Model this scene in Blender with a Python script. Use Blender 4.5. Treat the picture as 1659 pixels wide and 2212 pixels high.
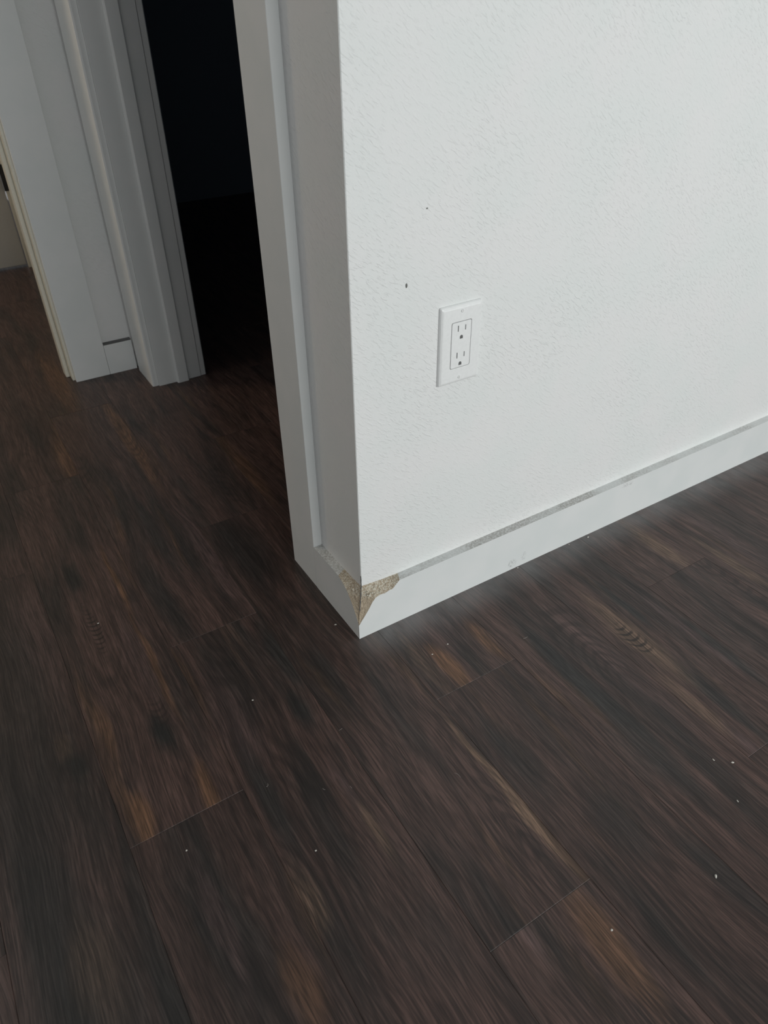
import bpy, bmesh, math, random
from mathutils import Matrix, Vector, noise as mnoise

for o in list(bpy.data.objects):
    bpy.data.objects.remove(o)
SC = bpy.context.scene
COL = SC.collection
T = 0.0161           # thickness of flat trim boards
HB = 0.0917          # baseboard height

# ------------------------------------------------------------------ camera
cd = bpy.data.cameras.new('camera')
cam = bpy.data.objects.new('camera', cd); COL.objects.link(cam)
cd.sensor_fit = 'HORIZONTAL'; cd.sensor_width = 36.0
cd.lens = 1560.735 / 1659.0 * 36.0
cd.clip_start = 0.01; cd.clip_end = 60
r = Vector((0.84797659, -0.52990741, -0.01156931))
u = Vector((0.32212587, 0.49789773, 0.80519114))
f = Vector((0.42091642, 0.68651001, -0.5929025))
m = Matrix((r, u, -f)).transposed().to_4x4()
m.translation = Vector((-0.398245, -0.731839, 0.870803))
cam.matrix_world = m
cd.dof.use_dof = True; cd.dof.focus_distance = 1.15; cd.dof.aperture_fstop = 11.0
SC.camera = cam

# ------------------------------------------------------------------ world, lights, exposure
w = bpy.data.worlds.new('world'); SC.world = w; w.use_nodes = True
bg = w.node_tree.nodes['Background']
bg.inputs[0].default_value = (0.97, 0.98, 1.0, 1); bg.inputs[1].default_value = 0.25

def area(name, loc, target, sx, sy, power, col):
    l = bpy.data.lights.new(name, 'AREA'); l.shape = 'RECTANGLE'; l.size = sx; l.size_y = sy
    l.energy = power; l.color = col
    o = bpy.data.objects.new(name, l); COL.objects.link(o); o.location = loc
    d = Vector(target) - Vector(loc)
    o.rotation_euler = d.to_track_quat('-Z', 'Y').to_euler()
    return o
area('window_daylight', (0.95, -3.0, 1.05), (0.4, 0.0, 0.40), 3.1, 1.5, 76, (0.97, 1.0, 0.99))
area('hall_fill_light', (-1.6, 0.9, 2.40), (-1.3, 0.9, 0.0), 0.35, 0.35, 4.5, (1.0, 0.97, 0.90))  # added unseen fill that brightens the left-facing wall and casing faces
area('dark_room_fill_light', (1.85, 0.75, 2.40), (1.85, 0.75, 0.0), 0.8, 0.8, 1.0, (0.55, 0.75, 1.0))  # added bluish fill, only there to lift the dark room out of black
area('far_hall_lamp', (-1.55, 2.1, 2.30), (-0.9, 2.0, 0.0), 0.3, 0.3, 10, (1.0, 0.80, 0.58))
SC.view_settings.view_transform = 'Standard'; SC.view_settings.look = 'None'
SC.view_settings.exposure = 0.0; SC.view_settings.gamma = 1.0
SC.view_settings.use_curve_mapping = False

# ------------------------------------------------------------------ node helper
class NT:
    def __init__(s, name):
        s.m = bpy.data.materials.new(name); s.m.use_nodes = True
        s.t = s.m.node_tree; s.b = s.t.nodes['Principled BSDF']
    def n(s, typ, **kw):
        x = s.t.nodes.new(typ)
        for k, v in kw.items(): setattr(x, k, v)
        return x
    def put(s, inp, v):
        if isinstance(v, bpy.types.NodeSocket): s.t.links.new(v, inp)
        elif v is not None: inp.default_value = v
    def math(s, op, a, b=None, c=None):
        x = s.n('ShaderNodeMath', operation=op); s.put(x.inputs[0], a)
        if b is not None: s.put(x.inputs[1], b)
        if c is not None: s.put(x.inputs[2], c)
        return x.outputs[0]
    def vm(s, op, a, b=None, c=None, out=0):
        x = s.n('ShaderNodeVectorMath', operation=op); s.put(x.inputs[0], a)
        if b is not None: s.put(x.inputs[1], b)
        if c is not None: s.put(x.inputs[2], c)
        return x.outputs[out]
    def mr(s, v, a, b, c=0.0, d=1.0, smooth=True):
        x = s.n('ShaderNodeMapRange', interpolation_type='SMOOTHSTEP' if smooth else 'LINEAR')
        for i, q in enumerate((v, a, b, c, d)): s.put(x.inputs[i], q)
        return x.outputs[0]
    def noise(s, vec, scale=1.0, detail=3.0, rough=0.5, dist=0.0, out=0):
        x = s.n('ShaderNodeTexNoise'); s.put(x.inputs['Vector'], vec)
        x.inputs['Scale'].default_value = scale; x.inputs['Detail'].default_value = detail
        x.inputs['Roughness'].default_value = rough; x.inputs['Distortion'].default_value = dist
        return x.outputs[out]
    def mix(s, f, a, b, bt='MIX'):
        x = s.n('ShaderNodeMix', data_type='RGBA', blend_type=bt)
        s.put(x.inputs[0], f); s.put(x.inputs[6], a); s.put(x.inputs[7], b)
        return x.outputs[2]
    def pos(s): return s.n('ShaderNodeNewGeometry').outputs['Position']
    def normal(s): return s.n('ShaderNodeNewGeometry').outputs['Normal']
    def sep(s, v):
        x = s.n('ShaderNodeSeparateXYZ'); s.put(x.inputs[0], v); return x.outputs
    def comb(s, a, b, c):
        x = s.n('ShaderNodeCombineXYZ')
        for i, q in enumerate((a, b, c)): s.put(x.inputs[i], q)
        return x.outputs[0]
    def bump(s, h, strength, dist):
        x = s.n('ShaderNodeBump'); s.put(x.inputs['Height'], h)
        x.inputs['Strength'].default_value = strength; x.inputs['Distance'].default_value = dist
        s.put(s.b.inputs['Normal'], x.outputs[0])
    def set(s, col=None, rough=None, spec=None, metal=None):
        if col is not None: s.put(s.b.inputs['Base Color'], col)
        if rough is not None: s.put(s.b.inputs['Roughness'], rough)
        if spec is not None: s.put(s.b.inputs['Specular IOR Level'], spec)
        if metal is not None: s.put(s.b.inputs['Metallic'], metal)
def C(r_, g_, b_): return (r_, g_, b_, 1.0)

# ------------------------------------------------------------------ materials
def wall_paint():
    n = NT('textured_wall_paint'); p = n.sep(n.pos())
    h = n.math('SUBTRACT', p[0], p[1])
    ca, sa = math.cos(math.radians(38)), math.sin(math.radians(38))
    al = n.math('SUBTRACT', n.math('MULTIPLY', h, ca), n.math('MULTIPLY', p[2], sa))
    ac = n.math('ADD', n.math('MULTIPLY', h, sa), n.math('MULTIPLY', p[2], ca))
    v = n.comb(n.math('MULTIPLY', al, 95.0), n.math('MULTIPLY', ac, 330.0), 0.0)
    a = n.noise(v, 1.0, 3.0, 0.55, 0.6)
    strokes = n.mr(a, 0.50, 0.72)
    fine = n.noise(n.pos(), 420.0, 2.0, 0.6)
    patch = n.noise(n.pos(), 6.0, 2.0)
    amp = n.mr(patch, 0.3, 0.7, 0.45, 1.0)
    hgt = n.math('ADD', n.math('MULTIPLY', strokes, amp), n.math('MULTIPLY', fine, 0.35))
    n.bump(hgt, 0.75, 0.0006)
    blot = n.noise(n.pos(), 9.0, 3.0)
    col = n.mix(n.mr(blot, 0.3, 0.7), C(0.745, 0.765, 0.755), C(0.77, 0.77, 0.765))
    n.set(col, 0.62, 0.3)
    return n.m
def trim_paint(dusty=True, scuffs=()):
    n = NT('white_trim_paint'); P = n.pos(); p = n.sep(P); nz = n.sep(n.normal())[2]
    base = n.mix(n.mr(n.noise(P, 14.0, 2.0), 0.3, 0.7), C(0.70, 0.725, 0.72), C(0.735, 0.75, 0.745))
    if dusty:
        up = n.mr(nz, 0.5, 0.8)
        run = n.mr(n.noise(P, 7.0, 3.0, 0.6), 0.36, 0.62, 0.20, 0.75)
        gran = n.mr(n.noise(P, 260.0, 3.0, 0.7), 0.30, 0.68, 0.25, 1.0)
        d = n.math('MULTIPLY', up, n.math('MULTIPLY', run, gran))
        base = n.mix(d, base, C(0.23, 0.215, 0.19))
    for (x, z, rx, rz) in scuffs:
        e = n.vm('LENGTH', n.vm('MULTIPLY', n.vm('SUBTRACT', P, (x, 0.0, z)), (1/rx, 20.0, 1/rz)), out=1)
        k = n.math('MULTIPLY', n.mr(e, 1.0, 0.5), n.mr(n.noise(P, 230.0, 3.0, 0.7, 1.5), 0.50, 0.60, 0.0, 0.5))
        base = n.mix(k, base, C(0.22, 0.215, 0.21))
    n.set(base, 0.42, 0.4)
    n.bump(n.noise(P, 300.0, 2.0), 0.12, 0.0006)
    return n.m
FEATS = [(0.0255, -0.335, 0.0075, 0.15, 'tan', 0.95),
 (0.061, -0.1, 0.014, 0.082, 'tan', 0.35),
 (0.09, -0.124, 0.015, 0.06, 'amber', 1.0),
 (0.173, -0.123, 0.014, 0.064, 'amber', 0.8),
 (0.126, -0.048, 0.03, 0.058, 'plum', 0.4),
 (0.24, -0.26, 0.02, 0.176, 'char', 0.85),
 (0.313, -0.246, 0.02, 0.162, 'plum', 0.35),
 (0.222, -0.399, 0.03, 0.072, 'char', 0.5),
 (0.381, -0.237, 0.022, 0.123, 'tan', 0.75),
 (0.35, -0.381, 0.016, 0.079, 'tan', 0.5),
 (0.356, -0.464, 0.012, 0.054, 'plum', 0.8),
 (0.425, -0.176, 0.01, 0.071, 'char', 0.9),
 (0.389, -0.388, 0.012, 0.106, 'char', 0.8),
 (0.478, -0.324, 0.014, 0.109, 'char', 0.8),
 (0.466, -0.275, 0.01, 0.113, 'plum', 0.6),
 (0.599, -0.093, 0.02, 0.094, 'tan', 0.7),
 (0.674, -0.2, 0.012, 0.098, 'tan', 0.7),
 (0.725, -0.135, 0.02, 0.108, 'plum', 0.5),
 (0.352, -0.04, 0.02, 0.074, 'char', 0.7),
 (0.453, -0.036, 0.02, 0.078, 'char', 0.5),
 (0.076, -0.314, 0.022, 0.084, 'char', 0.6),
 (0.113, -0.448, 0.03, 0.066, 'char', 0.6),
 (0.174, -0.576, 0.025, 0.076, 'char', 0.6),
 (-0.001, -0.556, 0.022, 0.089, 'amber', 0.7),
 (-0.069, -0.496, 0.01, 0.047, 'plum', 0.6),
 (-0.151, -0.289, 0.01, 0.047, 'tan', 0.6),
 (-0.155, -0.228, 0.01, 0.073, 'plum', 0.6),
 (-0.155, -0.44, 0.02, 0.065, 'char', 0.35),
 (-0.126, 0.049, 0.02, 0.095, 'char', 0.85),
 (-0.146, -0.067, 0.014, 0.059, 'char', 0.9),
 (-0.075, -0.052, 0.014, 0.085, 'char', 0.7),
 (-0.036, -0.195, 0.02, 0.095, 'char', 0.3),
 (-0.246, -0.173, 0.018, 0.11, 'char', 0.8),
 (-0.311, -0.124, 0.012, 0.054, 'amber', 0.8),
 (-0.263, -0.331, 0.02, 0.047, 'tan', 0.5),
 (-0.308, -0.408, 0.02, 0.056, 'amber', 0.55),
 (-0.331, -0.351, 0.02, 0.067, 'char', 0.6),
 (-0.399, -0.111, 0.016, 0.06, 'amber', 0.9),
 (-0.449, 0.003, 0.016, 0.033, 'black', 1.0),
 (-0.333, -0.012, 0.02, 0.051, 'black', 1.0),
 (-0.459, 0.045, 0.012, 0.03, 'tan', 0.35),
 (-0.403, 0.034, 0.01, 0.066, 'amber', 0.5),
 (-0.365, 0.415, 0.016, 0.05, 'black', 0.9),
 (-0.299, 0.368, 0.006, 0.122, 'amber', 0.9),
 (-0.303, 0.138, 0.006, 0.138, 'amber', 0.7),
 (-0.321, 0.17, 0.02, 0.118, 'plum', 0.35),
 (-0.448, 0.29, 0.035, 0.176, 'plum', 0.25),
 (-0.245, 0.277, 0.02, 0.176, 'char', 0.6),
 (-0.494, -0.271, 0.03, 0.075, 'tan', 0.3),
 (-0.513, -0.153, 0.03, 0.067, 'char', 0.5),
 (-0.135, 0.855, 0.016, 0.282, 'amber', 0.9),
 (-0.283, 0.831, 0.02, 0.143, 'amber', 0.6),
 (-0.209, 1.268, 0.03, 0.27, 'amber', 0.5),
 (-0.125, 0.351, 0.022, 0.197, 'plum', 0.7),
 (-0.197, 0.491, 0.016, 0.207, 'char', 0.8),
 (-0.062, 0.327, 0.05, 0.154, 'black', 0.75),
 (0.045, 0.574, 0.02, 0.161, 'amber', 0.45),
 (0.048, 0.704, 0.012, 0.184, 'amber', 0.35),
 (-0.433, 0.662, 0.05, 0.142, 'black', 0.6),
 (-0.331, 0.596, 0.02, 0.153, 'black', 0.6),
 (0.011, 0.185, 0.03, 0.129, 'char', 0.7),
 (-0.011, -0.103, 0.02, 0.099, 'char', 0.3),
 (-0.237, -0.024, 0.03, 0.112, 'plum', 0.35),
 (-0.394, -0.285, 0.03, 0.128, 'char', 0.3),
 (-0.36, -0.294, 0.012, 0.11, 'plum', 0.5),
 (-0.53, -0.12, 0.045, 0.28, 'black', 0.7),
 (-0.55, 0.2, 0.03, 0.25, 'black', 0.7),
 (-0.5, -0.33, 0.07, 0.2, 'char', 0.7),
 (-0.43, -0.36, 0.03, 0.25, 'char', 0.7),
 (-0.46, -0.05, 0.03, 0.2, 'char', 0.5),
 (-0.59, 0.3, 0.08, 0.6, 'black', 0.7),
 (-0.36, -0.34, 0.05, 0.25, 'char', 0.45),
 (-0.17, 0.05, 0.04, 0.12, 'char', 0.4),
 (-0.52, 0.65, 0.04, 0.25, 'char', 0.6),
 (-0.49, 0.85, 0.03, 0.2, 'char', 0.5),
 (-0.49, 0.12, 0.06, 0.35, 'char', 0.55)]

PW = 0.1525; X0 = 0.0345; PL = 0.914
JOINT = {-4: 0.475, -3: -0.153, -2: 0.149, -1: 0.427, 0: -0.170, 1: 0.150, 2: -0.482, 3: -0.168,
         4: 0.130, 5: -0.30, 6: 0.26, -5: -0.20, -6: 0.10, -7: -0.42}
def joint(k):
    return JOINT.get(k, ((k * 0.383) % 1.0) * PL - 0.5)
def pid(x, y):
    k = math.floor((x - X0) / PW); row = math.floor((y - joint(k)) / PL)
    return k * 10 + row
def floor_wood():
    n = NT('dark_vinyl_wood'); P = n.pos(); p = n.sep(P)
    at = n.n('ShaderNodeAttribute', attribute_type='OBJECT', attribute_name='plank_id')
    idv = at.outputs['Fac']
    wn = n.n('ShaderNodeTexWhiteNoise', noise_dimensions='1D'); n.put(wn.inputs['W'], n.math('MULTIPLY', idv, 1.37))
    off = wn.outputs['Color']; rv = wn.outputs['Value']
    Q = n.vm('ADD', P, n.vm('MULTIPLY', off, (7.0, 9.0, 5.0)))
    # wandering of the grain
    wob = n.noise(n.vm('MULTIPLY', Q, (5.0, 2.2, 1.0)), 1.0, 2.0, 0.5)
    wx = n.math('MULTIPLY', n.math('SUBTRACT', wob, 0.5), 0.055)
    G = n.vm('ADD', Q, n.comb(wx, 0.0, 0.0))
    big = n.noise(n.vm('MULTIPLY', G, (26.0, 3.2, 1.0)), 1.0, 3.0, 0.55)
    mid = n.noise(n.vm('MULTIPLY', G, (95.0, 5.5, 1.0)), 1.0, 3.0, 0.6)
    fine = n.noise(n.vm('MULTIPLY', G, (520.0, 15.0, 1.0)), 1.0, 3.0, 0.6)
    pores = n.noise(n.vm('MULTIPLY', G, (640.0, 42.0, 1.0)), 1.0, 1.0, 0.5)
    # cathedral figure: contour lines of a smooth stretched field
    fld = n.noise(n.vm('MULTIPLY', Q, (9.0, 1.5, 1.0)), 1.0, 1.0, 0.4)
    ring = n.math('SINE', n.math('MULTIPLY', fld, 210.0))
    ringm = n.mr(n.noise(n.vm('MULTIPLY', Q, (13.0, 3.5, 1.0)), 1.0, 1.0), 0.50, 0.66)
    col = n.mix(n.mr(big, 0.28, 0.60), C(0.0290, 0.0235, 0.0215), C(0.067, 0.0415, 0.0355))
    am = n.noise(n.vm('MULTIPLY', G, (30.0, 2.6, 1.0)), 1.0, 2.0, 0.5)
    col = n.mix(n.mr(am, 0.60, 0.74, 0.0, 0.55), col, C(0.085, 0.050, 0.030))
    # features seen in single planks
    W1 = n.noise(n.vm('MULTIPLY', P, (30.0, 10.0, 1.0)), 1.0, 3.0, 0.6, out=1)
    wp = n.vm('ADD', P, n.vm('MULTIPLY', n.vm('SUBTRACT', W1, (0.5, 0.5, 0.5)), (0.020, 0.09, 0.0)))
    ws = n.sep(wp); FP = n.comb(ws[0], ws[1], idv)
    groups = {}
    for (x, y, rx, ry, c, s) in FEATS:
        if x > 1.1: continue
        rx = rx * 1.25; ry = ry * 1.2
        inv = (1 / rx, 1 / ry, 3.0)
        e = n.vm('LENGTH', n.vm('MULTIPLY_ADD', FP, inv, (-x / rx, -y / ry, -3.0 * pid(x, y))), out=1)
        k = n.mr(e, 1.05, 0.25, 0.0, s)
        groups[c] = k if c not in groups else n.math('MAXIMUM', groups[c], k)
    pal = {'char': C(0.024, 0.0235, 0.0225), 'black': C(0.0165, 0.0165, 0.0160), 'plum': C(0.094, 0.062, 0.059),
           'tan': C(0.145, 0.096, 0.067), 'amber': C(0.130, 0.070, 0.040)}
    for c in ('char', 'black', 'plum', 'tan', 'amber'):
        if c in groups: col = n.mix(groups[c], col, pal[c])
    # grain lines over everything
    col = n.mix(1.0, col, n.mix(n.mr(mid, 0.3, 0.7), C(0.74, 0.74, 0.74), C(1.22, 1.20, 1.18)), 'MULTIPLY')
    col = n.mix(1.0, col, n.mix(n.mr(fine, 0.34, 0.66), C(0.62, 0.62, 0.62), C(1.38, 1.36, 1.36)), 'MULTIPLY')
    col = n.mix(1.0, col, n.mix(n.mr(pores, 0.36, 0.62), C(0.78, 0.78, 0.78), C(1.14, 1.13, 1.13)), 'MULTIPLY')
    rg = n.math('MULTIPLY', n.mr(ring, -0.2, 0.9), n.math('MULTIPLY', ringm, 0.42))
    col = n.mix(rg, col, C(0.014, 0.011, 0.010))
    # ladder figure of two knots
    for (x, y, rx, ry, fq, am_) in ((-0.3635, 0.255, 0.013, 0.085, 520.0, 0.75), (0.377, -0.245, 0.018, 0.055, 420.0, 0.8),
                                   (-0.325, 0.035, 0.020, 0.05, 480.0, 0.4)):
        dx = n.math('SUBTRACT', ws[0], x); 
        ph = n.math('ADD', n.math('MULTIPLY', n.math('ADD', p[1], n.math('MULTIPLY', n.math('MULTIPLY', dx, dx), -55.0)), fq), n.math('MULTIPLY', fld, 30.0))
        e = n.vm('LENGTH', n.vm('MULTIPLY_ADD', FP, (1 / rx, 1 / ry, 3.0), (-x / rx, -y / ry, -3.0 * pid(x, y))), out=1)
        k = n.math('MULTIPLY', n.mr(e, 1.0, 0.4, 0.0, am_), n.mr(n.math('SINE', ph), 0.0, 0.8))
        col = n.mix(k, col, C(0.013, 0.010, 0.009))
    col = n.mix(1.0, col, n.mix(rv, C(0.88, 0.88, 0.88), C(1.12, 1.12, 1.12)), 'MULTIPLY')
    # settled dust near the small return of the wall
    e = n.vm('LENGTH', n.vm('MULTIPLY', n.vm('SUBTRACT', P, (-0.008, 0.15, 0.0)), (16.0, 9.0, 1.0)), out=1)
    k = n.math('MULTIPLY', n.mr(e, 1.0, 0.3), n.mr(n.noise(P, 190.0, 4.0, 0.8, 0.8), 0.60, 0.72, 0.0, 0.5))
    col = n.mix(k, col, C(0.22, 0.20, 0.18))
    # pale grey haze painted into the floor colour along the long baseboard
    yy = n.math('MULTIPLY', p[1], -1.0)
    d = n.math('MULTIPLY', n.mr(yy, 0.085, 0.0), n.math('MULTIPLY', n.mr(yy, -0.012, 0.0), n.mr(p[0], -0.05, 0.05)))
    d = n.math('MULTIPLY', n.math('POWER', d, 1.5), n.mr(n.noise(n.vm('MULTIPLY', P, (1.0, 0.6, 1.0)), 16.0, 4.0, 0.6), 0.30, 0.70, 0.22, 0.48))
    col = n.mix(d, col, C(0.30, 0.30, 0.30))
    sp = n.mr(n.noise(P, 330.0, 2.0, 0.5), 0.74, 0.80, 0.0, 0.22)
    col = n.mix(sp, col, C(0.20, 0.18, 0.17))
    n.set(col, n.mr(fine, 0.3, 0.7, 0.45, 0.35), 0.42)
    n.bump(n.math('ADD', fine, n.math('MULTIPLY', pores, 0.5)), 0.22, 0.0005)
    return n.m
def plain(name, col, rough=0.5, spec=0.4, bump=0.0, sc=200.0, col2=None):
    n = NT(name); P = n.pos()
    if col2: n.set(n.mix(n.mr(n.noise(P, sc, 3.0, 0.6), 0.35, 0.65), C(*col), C(*col2)), rough, spec)
    else: n.set(n.mix(n.noise(P, sc, 2.0), C(*[c * 0.94 for c in col]), C(*[min(1, c * 1.05) for c in col])), rough, spec)
    if bump: n.bump(n.noise(P, sc, 3.0), bump, 0.001)
    return n.m
def chipped():
    n = NT('bare_fibreboard'); P = n.pos(); p = n.sep(P)
    v = n.vm('MULTIPLY', P, (900.0, 900.0, 190.0))
    fib = n.noise(v, 1.0, 3.0, 0.7, 0.5)
    col = n.mix(n.mr(fib, 0.3, 0.7), C(0.33, 0.265, 0.19), C(0.52, 0.44, 0.335))
    hi = n.mr(p[2], 0.072, 0.082)
    fl = n.mr(n.noise(P, 420.0, 3.0, 0.6), 0.47, 0.55)
    col = n.mix(n.math('MULTIPLY', hi, n.math('MULTIPLY', fl, 0.75)), col, C(0.66, 0.63, 0.54))
    gr = n.mr(n.noise(P, 260.0, 3.0, 0.6), 0.54, 0.70, 0.0, 0.5)
    col = n.mix(gr, col, C(0.19, 0.145, 0.10))
    n.set(col, 0.85, 0.2)
    n.bump(n.math('ADD', fib, n.noise(P, 500.0, 3.0)), 0.8, 0.0014)
    return n.m
M_WALL = wall_paint()
M_TRIM = trim_paint()
M_BASE = trim_paint(True, ((0.322, 0.014, 0.013, 0.012), (0.349, 0.020, 0.007, 0.012), (0.60, 0.085, 0.02, 0.008)))
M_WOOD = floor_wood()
M_CHIP = chipped()
M_CEIL = plain('ceiling_paint', (0.62, 0.64, 0.64), 0.8)
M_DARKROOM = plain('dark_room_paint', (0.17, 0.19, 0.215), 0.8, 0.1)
M_WARMLIT_TRIM = plain('warm_lit_trim_paint', (0.66, 0.64, 0.55), 0.45)  # trim paint with the far hall's warm light tinted into the colour
M_DOOR = plain('door_paint', (0.44, 0.44, 0.42), 0.5)
M_PLATE = plain('white_plastic', (0.80, 0.81, 0.805), 0.28, 0.5)
M_SLOT = plain('slot_shadow_grey', (0.13, 0.13, 0.13), 0.6, 0.2)
M_SUB = plain('underlay', (0.012, 0.011, 0.010), 0.9, 0.1)
M_BLACK = plain('black_metal', (0.02, 0.02, 0.02), 0.4)
M_CRUMB = plain('paint_crumb', (0.62, 0.60, 0.55), 0.8, 0.2, 0.5, 900.0)
M_LINT = plain('lint_fibre', (0.30, 0.27, 0.25), 0.8, 0.2)
M_CAULK = plain('old_caulk', (0.40, 0.385, 0.35), 0.8, 0.2, 0.6, 400.0, (0.62, 0.61, 0.58))
M_NICK = plain('bare_gypsum_grey', (0.16, 0.165, 0.155), 0.9, 0.1)

# ------------------------------------------------------------------ mesh helpers
def link(name, bm, mat, parent=None, smooth=False):
    me = bpy.data.meshes.new(name); bm.normal_update(); bm.to_mesh(me); bm.free()
    if smooth:
        for p_ in me.polygons: p_.use_smooth = True
    me.materials.append(mat)
    o = bpy.data.objects.new(name, me); COL.objects.link(o)
    if parent: o.parent = parent
    return o
def tag(o, label=None, cat=None, group=None, kind=None):
    if label: o['label'] = label
    if cat: o['category'] = cat
    if group: o['group'] = group
    if kind: o['kind'] = kind
    return o
def root(name, loc=(0, 0, 0)):
    o = bpy.data.objects.new(name, None); COL.objects.link(o); o.location = loc; o.empty_display_size = 0.05
    return o
def box(bm, x0, x1, y0, y1, z0, z1, bev=0.0, seg=2):
    g = bmesh.ops.create_cube(bm, size=1.0, matrix=Matrix.Translation(((x0+x1)/2, (y0+y1)/2, (z0+z1)/2)) @
                              Matrix.Diagonal((x1-x0, y1-y0, z1-z0, 1)))
    if bev:
        es = set(e for v in g['verts'] for e in v.link_edges)
        bmesh.ops.bevel(bm, geom=list(es), offset=bev, segments=seg, affect='EDGES', profile=0.6)
def boxo(name, mat, dims, parent=None, bev=0.0, seg=2):
    bm = bmesh.new(); box(bm, *dims, bev=bev, seg=seg); return link(name, bm, mat, parent)
def struct(name, label, cat, mat, dims, bev=0.0):
    o = boxo(name, mat, dims, None, bev); return tag(o, label, cat, kind='structure')

# ------------------------------------------------------------------ floor
floor = root('floor'); tag(floor, 'dark brown wood-look plank floor running under both rooms', 'floor', kind='structure')
boxo('underlay', M_SUB, (-2.0, 2.3, -1.7, 3.4, -0.02, -0.006), floor)
pm = None
def plank_mesh():
    bm = bmesh.new(); g = 0.00004; b = 0.00048
    x0, x1, y0, y1 = g, PW - g, g, PL - g
    box_v = []
    for (ins, z) in ((0, -0.006), (0, -b), (b, 0.0)):
        box_v.append([bm.verts.new((a, c, z)) for a, c in ((x0+ins, y0+ins), (x1-ins, y0+ins), (x1-ins, y1-ins), (x0+ins, y1-ins))])
    for A, B in zip(box_v, box_v[1:]):
        for i in range(4): bm.faces.new((A[i], A[(i+1) % 4], B[(i+1) % 4], B[i]))
    bm.faces.new(box_v[2]); bm.faces.new(box_v[0][::-1])
    return bm
for k in range(-11, 12):
    j = joint(k)
    for row in range(-3, 5):
        y = j + row * PL; x = X0 + k * PW
        if y > 3.2 or y + PL < -1.4: continue
        if pm is None:
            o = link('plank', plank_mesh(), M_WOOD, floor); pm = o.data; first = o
        else:
            o = first.copy(); COL.objects.link(o); o.parent = floor
        rnd = random.Random(k * 31 + row * 7)
        o.location = (x, y, rnd.uniform(-0.00006, 0.0))
        o['plank_id'] = float(k * 10 + row)

# ------------------------------------------------------------------ walls
WT = 0.115; YI = 0.2397; YJ = 1.087; XB = 0.149; H = 2.45; DH = 2.04
def wall_mesh(name, label, parts, mat, bev_edges=None, cat='wall'):
    bm = bmesh.new()
    for d in parts: box(bm, *d)
    if bev_edges:
        es = [e for e in bm.edges if bev_edges(e)]
        bmesh.ops.bevel(bm, geom=es, offset=0.0007, segments=2, affect='EDGES')
    return tag(link(name, bm, mat), label, cat, kind='structure')
def corner_edge(e):
    return all(abs(v.co.x - T) < 1e-5 and abs(v.co.y - T) < 1e-5 for v in e.verts)
wf = wall_mesh('wall_front', 'white textured wall carrying the electrical outlet', [(T, 2.3, T, T + WT, 0, H)], M_WALL, corner_edge)
ws_ = wall_mesh('wall_side', 'narrow white textured wall return beside the near door casing',
          [(T, T + WT, T + WT, YI + 0.022, 0, H), (T, T + WT, YI + 0.022, YJ + 0.02, DH, H), (T, T + WT, YJ + 0.02, 1.40, 0, H)], M_WALL)
YE = 1.2330   # face of the trim on the hall end wall
wall_mesh('wall_hall_end', 'sliver of white wall between the two far door casings',
          [(-0.150, T, YE + T, YE + T + WT, 0, H), (-1.05, -0.150, YE + T, YE + T + WT, DH, H), (-1.9, -1.05, YE + T, YE + T + WT, 0, H)], M_WALL)
wall_mesh('wall_hall_far', 'pale wall of the far hall behind the far door', [(-0.055, T, YE + T + WT, 2.36, 0, H), (-0.04, T, 2.36, 2.48, 0, H), (-1.05, -0.04, 2.37, 2.48, DH, H), (-1.9, -1.05, 2.37, 2.48, 0, H)], M_WALL)
wall_mesh('wall_hall_left', 'white wall closing the hall on its left', [(-1.92, -1.9, YE, 2.48, 0, H)], M_WALL)
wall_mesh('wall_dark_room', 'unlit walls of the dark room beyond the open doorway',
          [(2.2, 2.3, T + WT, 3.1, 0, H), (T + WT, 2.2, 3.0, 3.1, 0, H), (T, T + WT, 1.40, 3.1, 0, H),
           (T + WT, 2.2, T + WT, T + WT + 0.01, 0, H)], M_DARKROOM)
struct('ceiling', 'flat white ceiling over the room and hall', 'ceiling', M_CEIL, (-2.0, 2.3, -1.7, 3.4, H, H + 0.05))
# tiny marks in the wall paint
def blob(name, c, rx, ry, rz, mat, parent=None, seed=0, sub=2, amp=0.25):
    bm = bmesh.new(); bmesh.ops.create_icosphere(bm, subdivisions=sub, radius=1.0)
    for v in bm.verts:
        q = v.co * (1 + amp * mnoise.noise(v.co * 1.7 + Vector((seed * 3.1, seed, 0))))
        v.co = Vector((q.x * rx, q.y * ry, q.z * rz))
        if parent is not None: v.co += Vector(c)
    o = link(name, bm, mat, parent, True)
    if parent is None: o.location = c
    return o
tag(blob('paint_nick', (0.098, T - 0.0001, 0.562), 0.0016, 0.0006, 0.0030, M_NICK, wf, 1), 'small grey nick in the paint')
blob('paint_nick', (0.127, T - 0.0001, 0.650), 0.0014, 0.0005, 0.0009, M_NICK, wf, 2)

# ------------------------------------------------------------------ baseboards with the broken corner
BF = [(0.085, T, HB), (0.078, 0, HB), (0.070, 0, 0.084), (0.065, 0, 0.0788), (0.058, 0, 0.0792), (0.050, 0, 0.0766), (0.043, 0, 0.0780),
      (0.033, 0, 0.0762), (0.026, 0, 0.0685), (0.020, 0, 0.0580), (0.012, 0, 0.0465), (0.006, 0, 0.0385), (0, 0, 0.030)]
BS = [(T, 0.072, HB), (0, 0.063, HB), (0, 0.056, 0.0893), (0, 0.048, 0.0865), (0, 0.040, 0.0815), (0, 0.034, 0.0775),
      (0, 0.026, 0.070), (0, 0.019, 0.061), (0, 0.013, 0.053), (0, 0.006, 0.042), (0, 0, 0.030)]
SP = [(0, 0, 0.030), (0.003, 0.003, 0.046), (0.008, 0.0075, 0.064), (0.0125, 0.012, 0.080), (T, T, 0.0965)]
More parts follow.
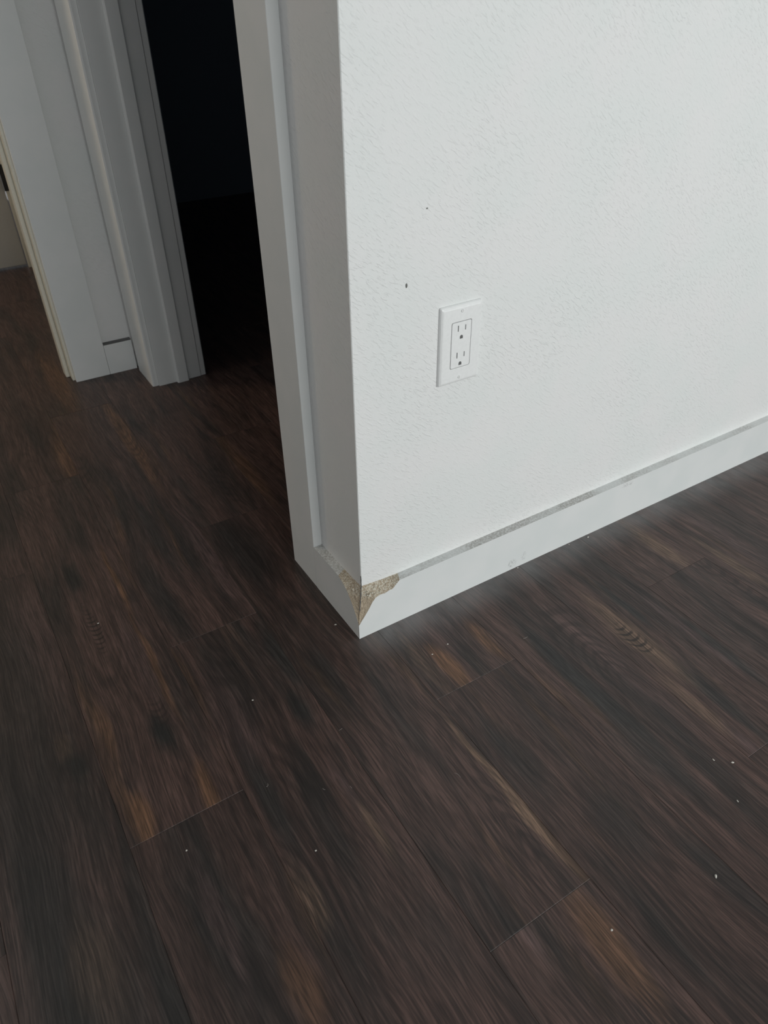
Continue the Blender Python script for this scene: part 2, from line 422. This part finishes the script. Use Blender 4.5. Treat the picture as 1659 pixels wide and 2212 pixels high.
def board(name, label, B, L, axis):
    bm = bmesh.new(); nv = lambda q: bm.verts.new(q)
    def P(a, d, z): return (a, d, z) if axis == 0 else (d, a, z)
    face = [(0, 0), (L, 0), (L, HB)] + [((q[0] if axis == 0 else q[1]), q[2]) for q in B[1:]]
    vs = [nv(P(a, 0, z)) for a, z in face]
    bm.faces.new(vs)
    a0 = B[0][0] if axis == 0 else B[0][1]
    back = [nv(P(T, T, 0)), nv(P(L, T, 0)), nv(P(L, T, HB)), nv(P(a0, T, HB))]
    bm.faces.new((vs[0], vs[1], back[1], back[0]))
    bm.faces.new((vs[1], vs[2], back[2], back[1]))
    bm.faces.new((vs[2], vs[3], back[3], back[2]))
    top = nv(P(T, T, 0.06))
    bm.faces.new((back[0], back[1], back[2], back[3], top))
    bmesh.ops.recalc_face_normals(bm, faces=bm.faces)
    return tag(link(name, bm, M_BASE), label, 'baseboard', kind='structure')
bfront = board('baseboard_front', 'flat white baseboard along the outlet wall, with a broken corner', BF, 2.3, 0)
bside = board('baseboard_side', 'short white baseboard piece between the broken corner and the door casing', BS, 0.1492, 1)
def resample(pts, n):
    pts = [Vector(q) for q in pts]; ds = [0]
    for a, b in zip(pts, pts[1:]): ds.append(ds[-1] + (b - a).length)
    out = []
    for i in range(n + 1):
        s = ds[-1] * i / n
        for j in range(len(pts) - 1):
            if s <= ds[j + 1] + 1e-9:
                t = (s - ds[j]) / max(1e-9, ds[j + 1] - ds[j]); out.append(pts[j].lerp(pts[j + 1], t)); break
    return out
def chip(B, axis, parent, seed):
    up = SP[:]
    if axis == 0: up += [(0.035, T, 0.0945), (0.058, T, 0.0925), (0.085, T, HB)]
    else: up += [(T, 0.030, 0.0945), (T, 0.050, 0.0925), (T, 0.072, HB)]
    N, Mm = 56, 16
    A = resample(B[::-1], N); D = resample(up, N)
    bm = bmesh.new(); g = []
    inward = Vector((0, 1, 0)) if axis == 0 else Vector((1, 0, 0))
    for i in range(N + 1):
        row = []
        for j in range(Mm + 1):
            t = j / Mm; q = A[i].lerp(D[i], t)
            e = math.sin(math.pi * t) * min(1, i / 6, (N - i) / 6 + 0.0)
            sag = 0.0016 * e
            nz = mnoise.noise(q * 260 + Vector((seed, 0, 0))) * 0.0011 * e + mnoise.noise(q * 700) * 0.0006 * e
            if q.z > 0.074: nz *= 1.8
            q = q + inward * (sag + nz) * 0.6 + Vector((0, 0, -1)) * (sag + nz) * 0.5
            row.append(bm.verts.new(q))
        g.append(row)
    for i in range(N):
        for j in range(Mm):
            try: bm.faces.new((g[i][j], g[i+1][j], g[i+1][j+1], g[i][j+1]))
            except ValueError: pass
    bmesh.ops.remove_doubles(bm, verts=bm.verts, dist=1e-6)
    bmesh.ops.recalc_face_normals(bm, faces=bm.faces)
    o = link('broken_edge', bm, M_CHIP, parent)
    return tag(o, 'bare tan fibreboard where the paint and corner broke away')
chip(BF, 0, bfront, 0); chip(BS, 1, bside, 5)
# flakes of paint clinging to the broken corner
rnd = random.Random(4)
bm = bmesh.new()
for i in range(46):
    x = rnd.uniform(0.020, 0.068); z = 0.0835 + rnd.uniform(-0.004, 0.007) + (0.002 if x > .05 else 0)
    y = max(0.001, T * min(1, (z - 0.077) / 0.015)) - 0.001
    s = rnd.uniform(0.0007, 0.0019)
    mt = Matrix.Translation((x, y, z)) @ Matrix.Rotation(rnd.uniform(0, 6), 4, 'Y') @ Matrix.Diagonal((s, s * .5, s * rnd.uniform(.5, 1), 1))
    bmesh.ops.create_icosphere(bm, subdivisions=1, radius=1.0, matrix=mt)
tag(link('paint_flakes', bm, plain('cream_flakes', (0.60, 0.57, 0.48), 0.8), bfront), 'cream paint crumbs clinging to the break', kind='stuff')
# ragged dark crack line where the wall corner meets the break
bm = bmesh.new(); prev = None
for i in range(15):
    z = 0.056 + i * 0.0045
    c = (T - 0.0008 + 0.0006 * math.sin(i * 2.1)) if z > 0.094 else None
    if c is None:
        q = resample(SP, 30); bb = min(q, key=lambda v: abs(v.z - z)); c = bb.x - 0.0004
    s = 0.00035 + 0.0003 * (i % 3 == 0)
    ring = [bm.verts.new((c + a * s, c - a * s - 0.0002, z)) for a in (-1, 1)]
    if prev: bm.faces.new((prev[0], prev[1], ring[1], ring[0]))
    prev = ring
crk = link('corner_crack', bm, M_SLOT, bfront); tag(crk, 'thin dark crack up the wall corner')
sm = crk.modifiers.new('thickness', 'SOLIDIFY'); sm.thickness = 0.0003

# ------------------------------------------------------------------ near doorway casing
t1 = root('trim_1', (0, 0.1492, 0)); tag(t1, 'flat white door casing beside the outlet wall corner', 'door casing', kind='structure')
def sub(parent, name, mat, d, bev=0.0, seg=2):
    px, py, pz = parent.location
    return boxo(name, mat, (d[0]-px, d[1]-px, d[2]-py, d[3]-py, d[4]-pz, d[5]-pz), parent, bev, seg)
def splitcasing():
    sub(t1, 'casing_board', M_TRIM, (0, T, 0.1494, YI, 0.0, DH + 0.09), 0.0006, 1)
    sub(t1, 'jamb', M_TRIM, (T + .0005, T + WT, YI + 0.004, YI + 0.0215, 0.0, DH), 0.001, 1)
    sub(t1, 'head_casing', M_TRIM, (0, T, YI, YJ + .005, DH, DH + 0.09), 0.0006, 1)
splitcasing()

# ------------------------------------------------------------------ far side of the doorway: casing, jamb, stop
t2 = root('trim_2', (0, YJ, 0)); tag(t2, 'far jamb and casing of the dark doorway, seen edge on', 'door frame', kind='structure')
def profile_board(parent, name, mat, outline, z0, z1, label=None):
    """outline: list of world (x, y) corners, extruded upward"""
    px, py, pz = parent.location
    bm = bmesh.new()
    a = [bm.verts.new((x - px, y - py, z0)) for x, y in outline]; b = [bm.verts.new((x - px, y - py, z1)) for x, y in outline]
    n_ = len(a)
    for i in range(n_): bm.faces.new((a[i], a[(i+1) % n_], b[(i+1) % n_], b[i]))
    bm.faces.new(a[::-1]); bm.faces.new(b)
    bmesh.ops.recalc_face_normals(bm, faces=bm.faces)
    o = link(name, bm, mat, parent)
    if label: o['label'] = label
    return o
profile_board(t2, 'casing_board', M_TRIM, [(0.0, YJ + .010), (0.0012, YJ + .0065), (0.0045, YJ + .005), (T, YJ + .005), (T, 1.216), (0.0, 1.216)], 0, DH + .09)
profile_board(t2, 'jamb', M_TRIM, [(T + .0005, YJ), (0.0165 + WT + .001, YJ), (0.0165 + WT + .001, YJ + .019), (T + .0005, YJ + .019)], 0, DH)
profile_board(t2, 'door_stop', M_TRIM, [(0.064, YJ - .0005), (0.0655, YJ - .0085), (0.068, YJ - .010), (0.094, YJ - .010), (0.097, YJ - .007), (0.098, YJ - .0005)], 0, DH - .01)
profile_board(t2, 'back_casing', M_TRIM, [(0.134, YJ + .002), (0.1465, YJ + .002), (0.149, YJ + .005), (0.149, YJ + .07), (0.134, YJ + .07)], 0, DH + .06)

# ------------------------------------------------------------------ end of the hall: casing, short baseboard, jamb of the next doorway
t3 = root('trim_3', (-0.166, YE, 0)); tag(t3, 'white casing and jamb of the next doorway down the hall', 'door frame', kind='structure')
sub(t3, 'casing_board', M_TRIM, (-0.166, -0.0755, YE, YE + T, 0, DH + .09), 0.0008, 1)
tag(sub(t3, 'jamb', M_WARMLIT_TRIM, (-0.1725, -0.1535, YE + T, YE + T + WT + .004, 0, DH), 0.0012, 2), 'jamb edge with warm light painted in as cream')
tag(sub(t3, 'door_stop', M_WARMLIT_TRIM, (-0.183, -0.1725, YE + .047, YE + .083, 0, DH), 0.002, 2), 'door stop strip with painted-in warm light')
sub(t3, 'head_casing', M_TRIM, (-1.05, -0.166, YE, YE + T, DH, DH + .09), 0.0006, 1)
tag(sub(t3, 'back_casing', M_WARMLIT_TRIM, (-0.166, -0.09, YE + T + WT, YE + T + WT + .016, 0, DH + .09), 0.002, 2), 'casing on the far side, warm light painted in')
bh = struct('baseboard_hall', 'short stub of baseboard with dusty top between the far casings', 'baseboard', M_BASE, (-0.075, -0.0002, YE + .0004, YE + T, 0, 0.0835), 0.0006)
led = boxo('top_joint', M_SLOT, (-0.075, -0.0004, YE + .0012, YE + T, 0.0838, 0.0866), bh)
tag(led, 'dark dirty gap along the top of the stub')

# far hall baseboard and door
struct('baseboard_hall_side', 'white baseboard in the far hall ending at the far door', 'baseboard', M_TRIM, (-0.070, -0.055, YE + T + WT + .02, 2.345, 0, 0.088), 0.002)
struct('trim_4', 'casing of the far hall door, warm light painted in', 'door casing', M_WARMLIT_TRIM, (-0.084, -0.0552, 2.352, 2.37, 0, DH), 0.002)
d1 = root('door_1', (-0.92, 2.36, 0)); tag(d1, 'closed grey-white door at the far end of the hall', 'door', kind='structure')
def door():
    px, py = -0.92, 2.36
    bm = bmesh.new(); box(bm, 0, 0.832, 0.004, 0.04, 0.010, DH - .005, 0.0015, 1); link('door_slab', bm, M_DOOR, d1)
    for (x0, x1, z0, z1) in ((.11, .37, .24, .95), (.46, .72, .24, .95), (.11, .37, 1.1, 1.9), (.46, .72, 1.1, 1.9)):
        bm = bmesh.new(); box(bm, x0, x1, -0.001, 0.006, z0, z1, 0.004, 2); link('door_panel', bm, M_DOOR, d1)
    bm = bmesh.new()
    bmesh.ops.create_cone(bm, cap_ends=True, segments=16, radius1=.0055, radius2=.0055, depth=.088, matrix=Matrix.Translation((.853, -.011, .318)))
    box(bm, .832, .853, -.0095, 0.0005, .274, .362)
    tag(link('hinge', bm, M_BLACK, d1), 'black hinge')
door()

# ------------------------------------------------------------------ electrical outlet
ol = root('electrical_outlet', (0.185, T, 0.465))
tag(ol, 'white double electrical outlet with rectangular cover plate on the white wall', 'outlet')
HX, HZ = 0.035, 0.05715
def plate():
    bm = bmesh.new(); ox, oz = 0.01700, 0.03375
    # rings from the wall outwards: outer edge, shoulder, front face, opening, opening depth
    rings = []
    def rr(hx, hz, rad, y, n_=4):
        pts = []
        for cx_, cz_, a0 in ((hx-rad, hz-rad, 0), (-(hx-rad), hz-rad, 90), (-(hx-rad), -(hz-rad), 180), (hx-rad, -(hz-rad), 270)):
            for i in range(n_ + 1):
                a = math.radians(a0 + 90 * i / n_); pts.append((cx_ + rad*math.cos(a), y, cz_ + rad*math.sin(a)))
        return [bm.verts.new(q) for q in pts]
    rings = [rr(HX, HZ, .002, 0), rr(HX, HZ, .002, -.0022), rr(HX-.0012, HZ-.0012, .002, -.0040), rr(HX-.0035, HZ-.0035, .0018, -.0053),
             rr(HX-.0052, HZ-.0052, .0015, -.0056), rr(ox+.0004, oz+.0004, .0026, -.0056), rr(ox, oz, .0024, -.0052), rr(ox, oz, .0024, -.0005)]
    for A, B in zip(rings, rings[1:]):
        n_ = len(A)
        for i in range(n_): bm.faces.new((A[i], A[(i+1) % n_], B[(i+1) % n_], B[i]))
    bmesh.ops.recalc_face_normals(bm, faces=bm.faces)
    o = link('cover_plate', bm, M_PLATE, ol)
    return o
plate()
boxo('gap_backing', M_SLOT, (-.0172, .0172, -.0008, -.0003, -.0340, .0340), ol)
def rbox(name, mat, hx, hz, y0, y1, rad, parent, cx_=0, cz_=0, bev=.0004):
    bm = bmesh.new()
    def ring(ins, y):
        pts = []
        for sx, sz, a0 in ((1, 1, 0), (-1, 1, 90), (-1, -1, 180), (1, -1, 270)):
            for i in range(5):
                a = math.radians(a0 + 90 * i / 4)
                pts.append(bm.verts.new((cx_ + sx*(hx-rad) + (rad-ins)*math.cos(a), y, cz_ + sz*(hz-rad) + (rad-ins)*math.sin(a))))
        return pts
    R_ = [ring(0, y1), ring(0, y0 + bev), ring(bev, y0)]
    for A, B in zip(R_, R_[1:]):
        for i in range(20): bm.faces.new((A[i], A[(i+1) % 20], B[(i+1) % 20], B[i]))
    bm.faces.new(R_[2]); bm.faces.new(R_[0][::-1])
    bmesh.ops.recalc_face_normals(bm, faces=bm.faces)
    return link(name, bm, mat, parent)
rec = rbox('receptacle', M_PLATE, .0163, .0331, -.0058, -.0006, .0022, ol)
FY = -.0058
for zc in (0.0195, -0.0195):
    boxo('blade_slot', M_SLOT, (-.0066, -.0052, FY - .00012, FY + .002, zc + .0005, zc + .0090), rec)
    boxo('blade_slot', M_SLOT, (.0058, .0071, FY - .00012, FY + .002, zc + .0010, zc + .0083), rec)
    bm = bmesh.new(); pts = [(-.0025, -.0105), (.0025, -.0105)] + [(.0025*math.cos(math.radians(a)), -.0078 + .0025*math.sin(math.radians(a))) for a in range(0, 181, 20)]
    a = [bm.verts.new((x, FY - .00012, zc + z)) for x, z in pts]; b = [bm.verts.new((x, FY + .002, zc + z)) for x, z in pts]
    for i in range(len(a)): bm.faces.new((a[i], a[(i+1) % len(a)], b[(i+1) % len(a)], b[i]))
    bm.faces.new(a); bm.faces.new(b[::-1]); bmesh.ops.recalc_face_normals(bm, faces=bm.faces)
    link('ground_hole', bm, M_SLOT, rec)
for zc in (.0484, -.0484):
    bm = bmesh.new()
    bmesh.ops.create_cone(bm, cap_ends=True, segments=20, radius1=.0029, radius2=.0021, depth=.0012,
                          matrix=Matrix.Translation((0, -.0059, zc)) @ Matrix.Rotation(math.radians(90), 4, 'X'))
    s_ = link('screw', bm, M_PLATE, ol)
    boxo('screw_slot', M_CAULK, (-.00025, .00025, -.00665, -.0062, zc - .0019, zc + .0019), s_)

# ------------------------------------------------------------------ litter on the floor
CR = [(0.1635, -0.5652, .0030, .0015, 35, 'largest pale paint crumb, lying on dark planks at the lower right'),
      (0.2955, -0.4591, .0020, .0010, 80, 'slim pale crumb, left of a pair on the floor at far right'),
      (0.3137, -0.4759, .0022, .0014, -30, 'pale crumb, right of a pair on the floor at far right'),
      (0.5065, -0.0076, .0030, .0020, 10, 'white crumb against the long baseboard, farthest from the corner'),
      (-0.0177, 0.0494, .0024, .0015, -20, 'white crumb on the dark floor just left of the broken corner'),
      (-0.1994, -0.0218, .0016, .0013, 0, 'tiny round white crumb alone on the floor left of the broken corner'),
      (-0.3639, -0.1937, .0014, .0012, 0, 'tiny white crumb near an orange-brown plank end at lower left'),
      (-0.2279, -0.2800, .0014, .0011, 0, 'tiny white crumb on the bottom centre planks'),
      (0.0809, -0.0922, .0016, .0011, 0, 'tiny pale crumb on the amber streak below the long baseboard'),
      (0.0125, -0.5424, .0018, .0014, 0, 'beige crumb on the brown streak at the bottom right'),
      (0.2700, -0.5164, .0018, .0009, 70, 'thin pale crumb at the right edge below the pair'),
      (-0.3547, 0.2692, .0018, .0014, 0, 'tiny white crumb on the rippled grain at the left'),
      (0.3339, -0.0035, .0016, .0012, 0, 'tiny white crumb at the foot of the scuffed baseboard'),
      (0.4600, -0.0045, .0012, .0010, 0, 'tiny white crumb at the foot of the long baseboard near the white one'),
      (0.1145, -0.0876, .0014, .0010, 0, 'tiny pale crumb between the amber streaks below the baseboard')]
for i, (x, y, a, b, rot, lab) in enumerate(CR):
    o = blob('paint_crumb', (x, y, 0.0007), a, b, 0.0009, M_CRUMB, None, i, 1, 0.5)
    o.rotation_euler = (0, 0, math.radians(rot)); tag(o, lab, 'crumb', 'paint crumbs on the floor')
LI = [(-0.1158, -0.1392, .006, 0.2, 10, 'short straight pale fibre on the planks in front of the corner'),
      (-0.2430, -0.1657, .007, 2.6, 60, 'curled pale hair on the floor, leftmost of the fibres'),
      (-0.1798, -0.2083, .005, 1.0, -60, 'short bent pale fibre between the curled hair and the straight bit'),
      (-0.1468, -0.2293, .005, 0.3, 100, 'short pale fibre, lowest of the bits on the middle planks'),
      (-0.0145, -0.2944, .012, 1.0, 110, 'long faint hair on the planks left of the tan streak'),
      (0.2256, -0.1441, .010, 0.5, 0, 'faint fibre on the floor right of the plank end joint')]
for i, (x, y, ln_, bend, rot, lab) in enumerate(LI):
    bm = bmesh.new(); N = 10; a = -bend / 2; px = py = 0; prev = None; R0 = 0.00028
    for j in range(N):
        rr_ = R0 * (0.6 if j in (0, N - 1) else 1.0)
        ring = [bm.verts.new((px - math.sin(a) * rr_ * math.cos(t), py + math.cos(a) * rr_ * math.cos(t), rr_ * math.sin(t)))
                for t in (0, math.pi / 2, math.pi, 1.5 * math.pi)]
        if prev:
            for q in range(4): bm.faces.new((prev[q], prev[(q + 1) % 4], ring[(q + 1) % 4], ring[q]))
        else: bm.faces.new(ring)
        prev = ring; px += ln_ / N * math.cos(a); py += ln_ / N * math.sin(a); a += bend / N
    bm.faces.new(prev[::-1])
    o = link('lint_fibre', bm, M_LINT)
    o.location = (x, y, 0.00030); o.rotation_euler = (0, 0, math.radians(rot)); tag(o, lab, 'fibre', 'hairs and fibres on the floor')
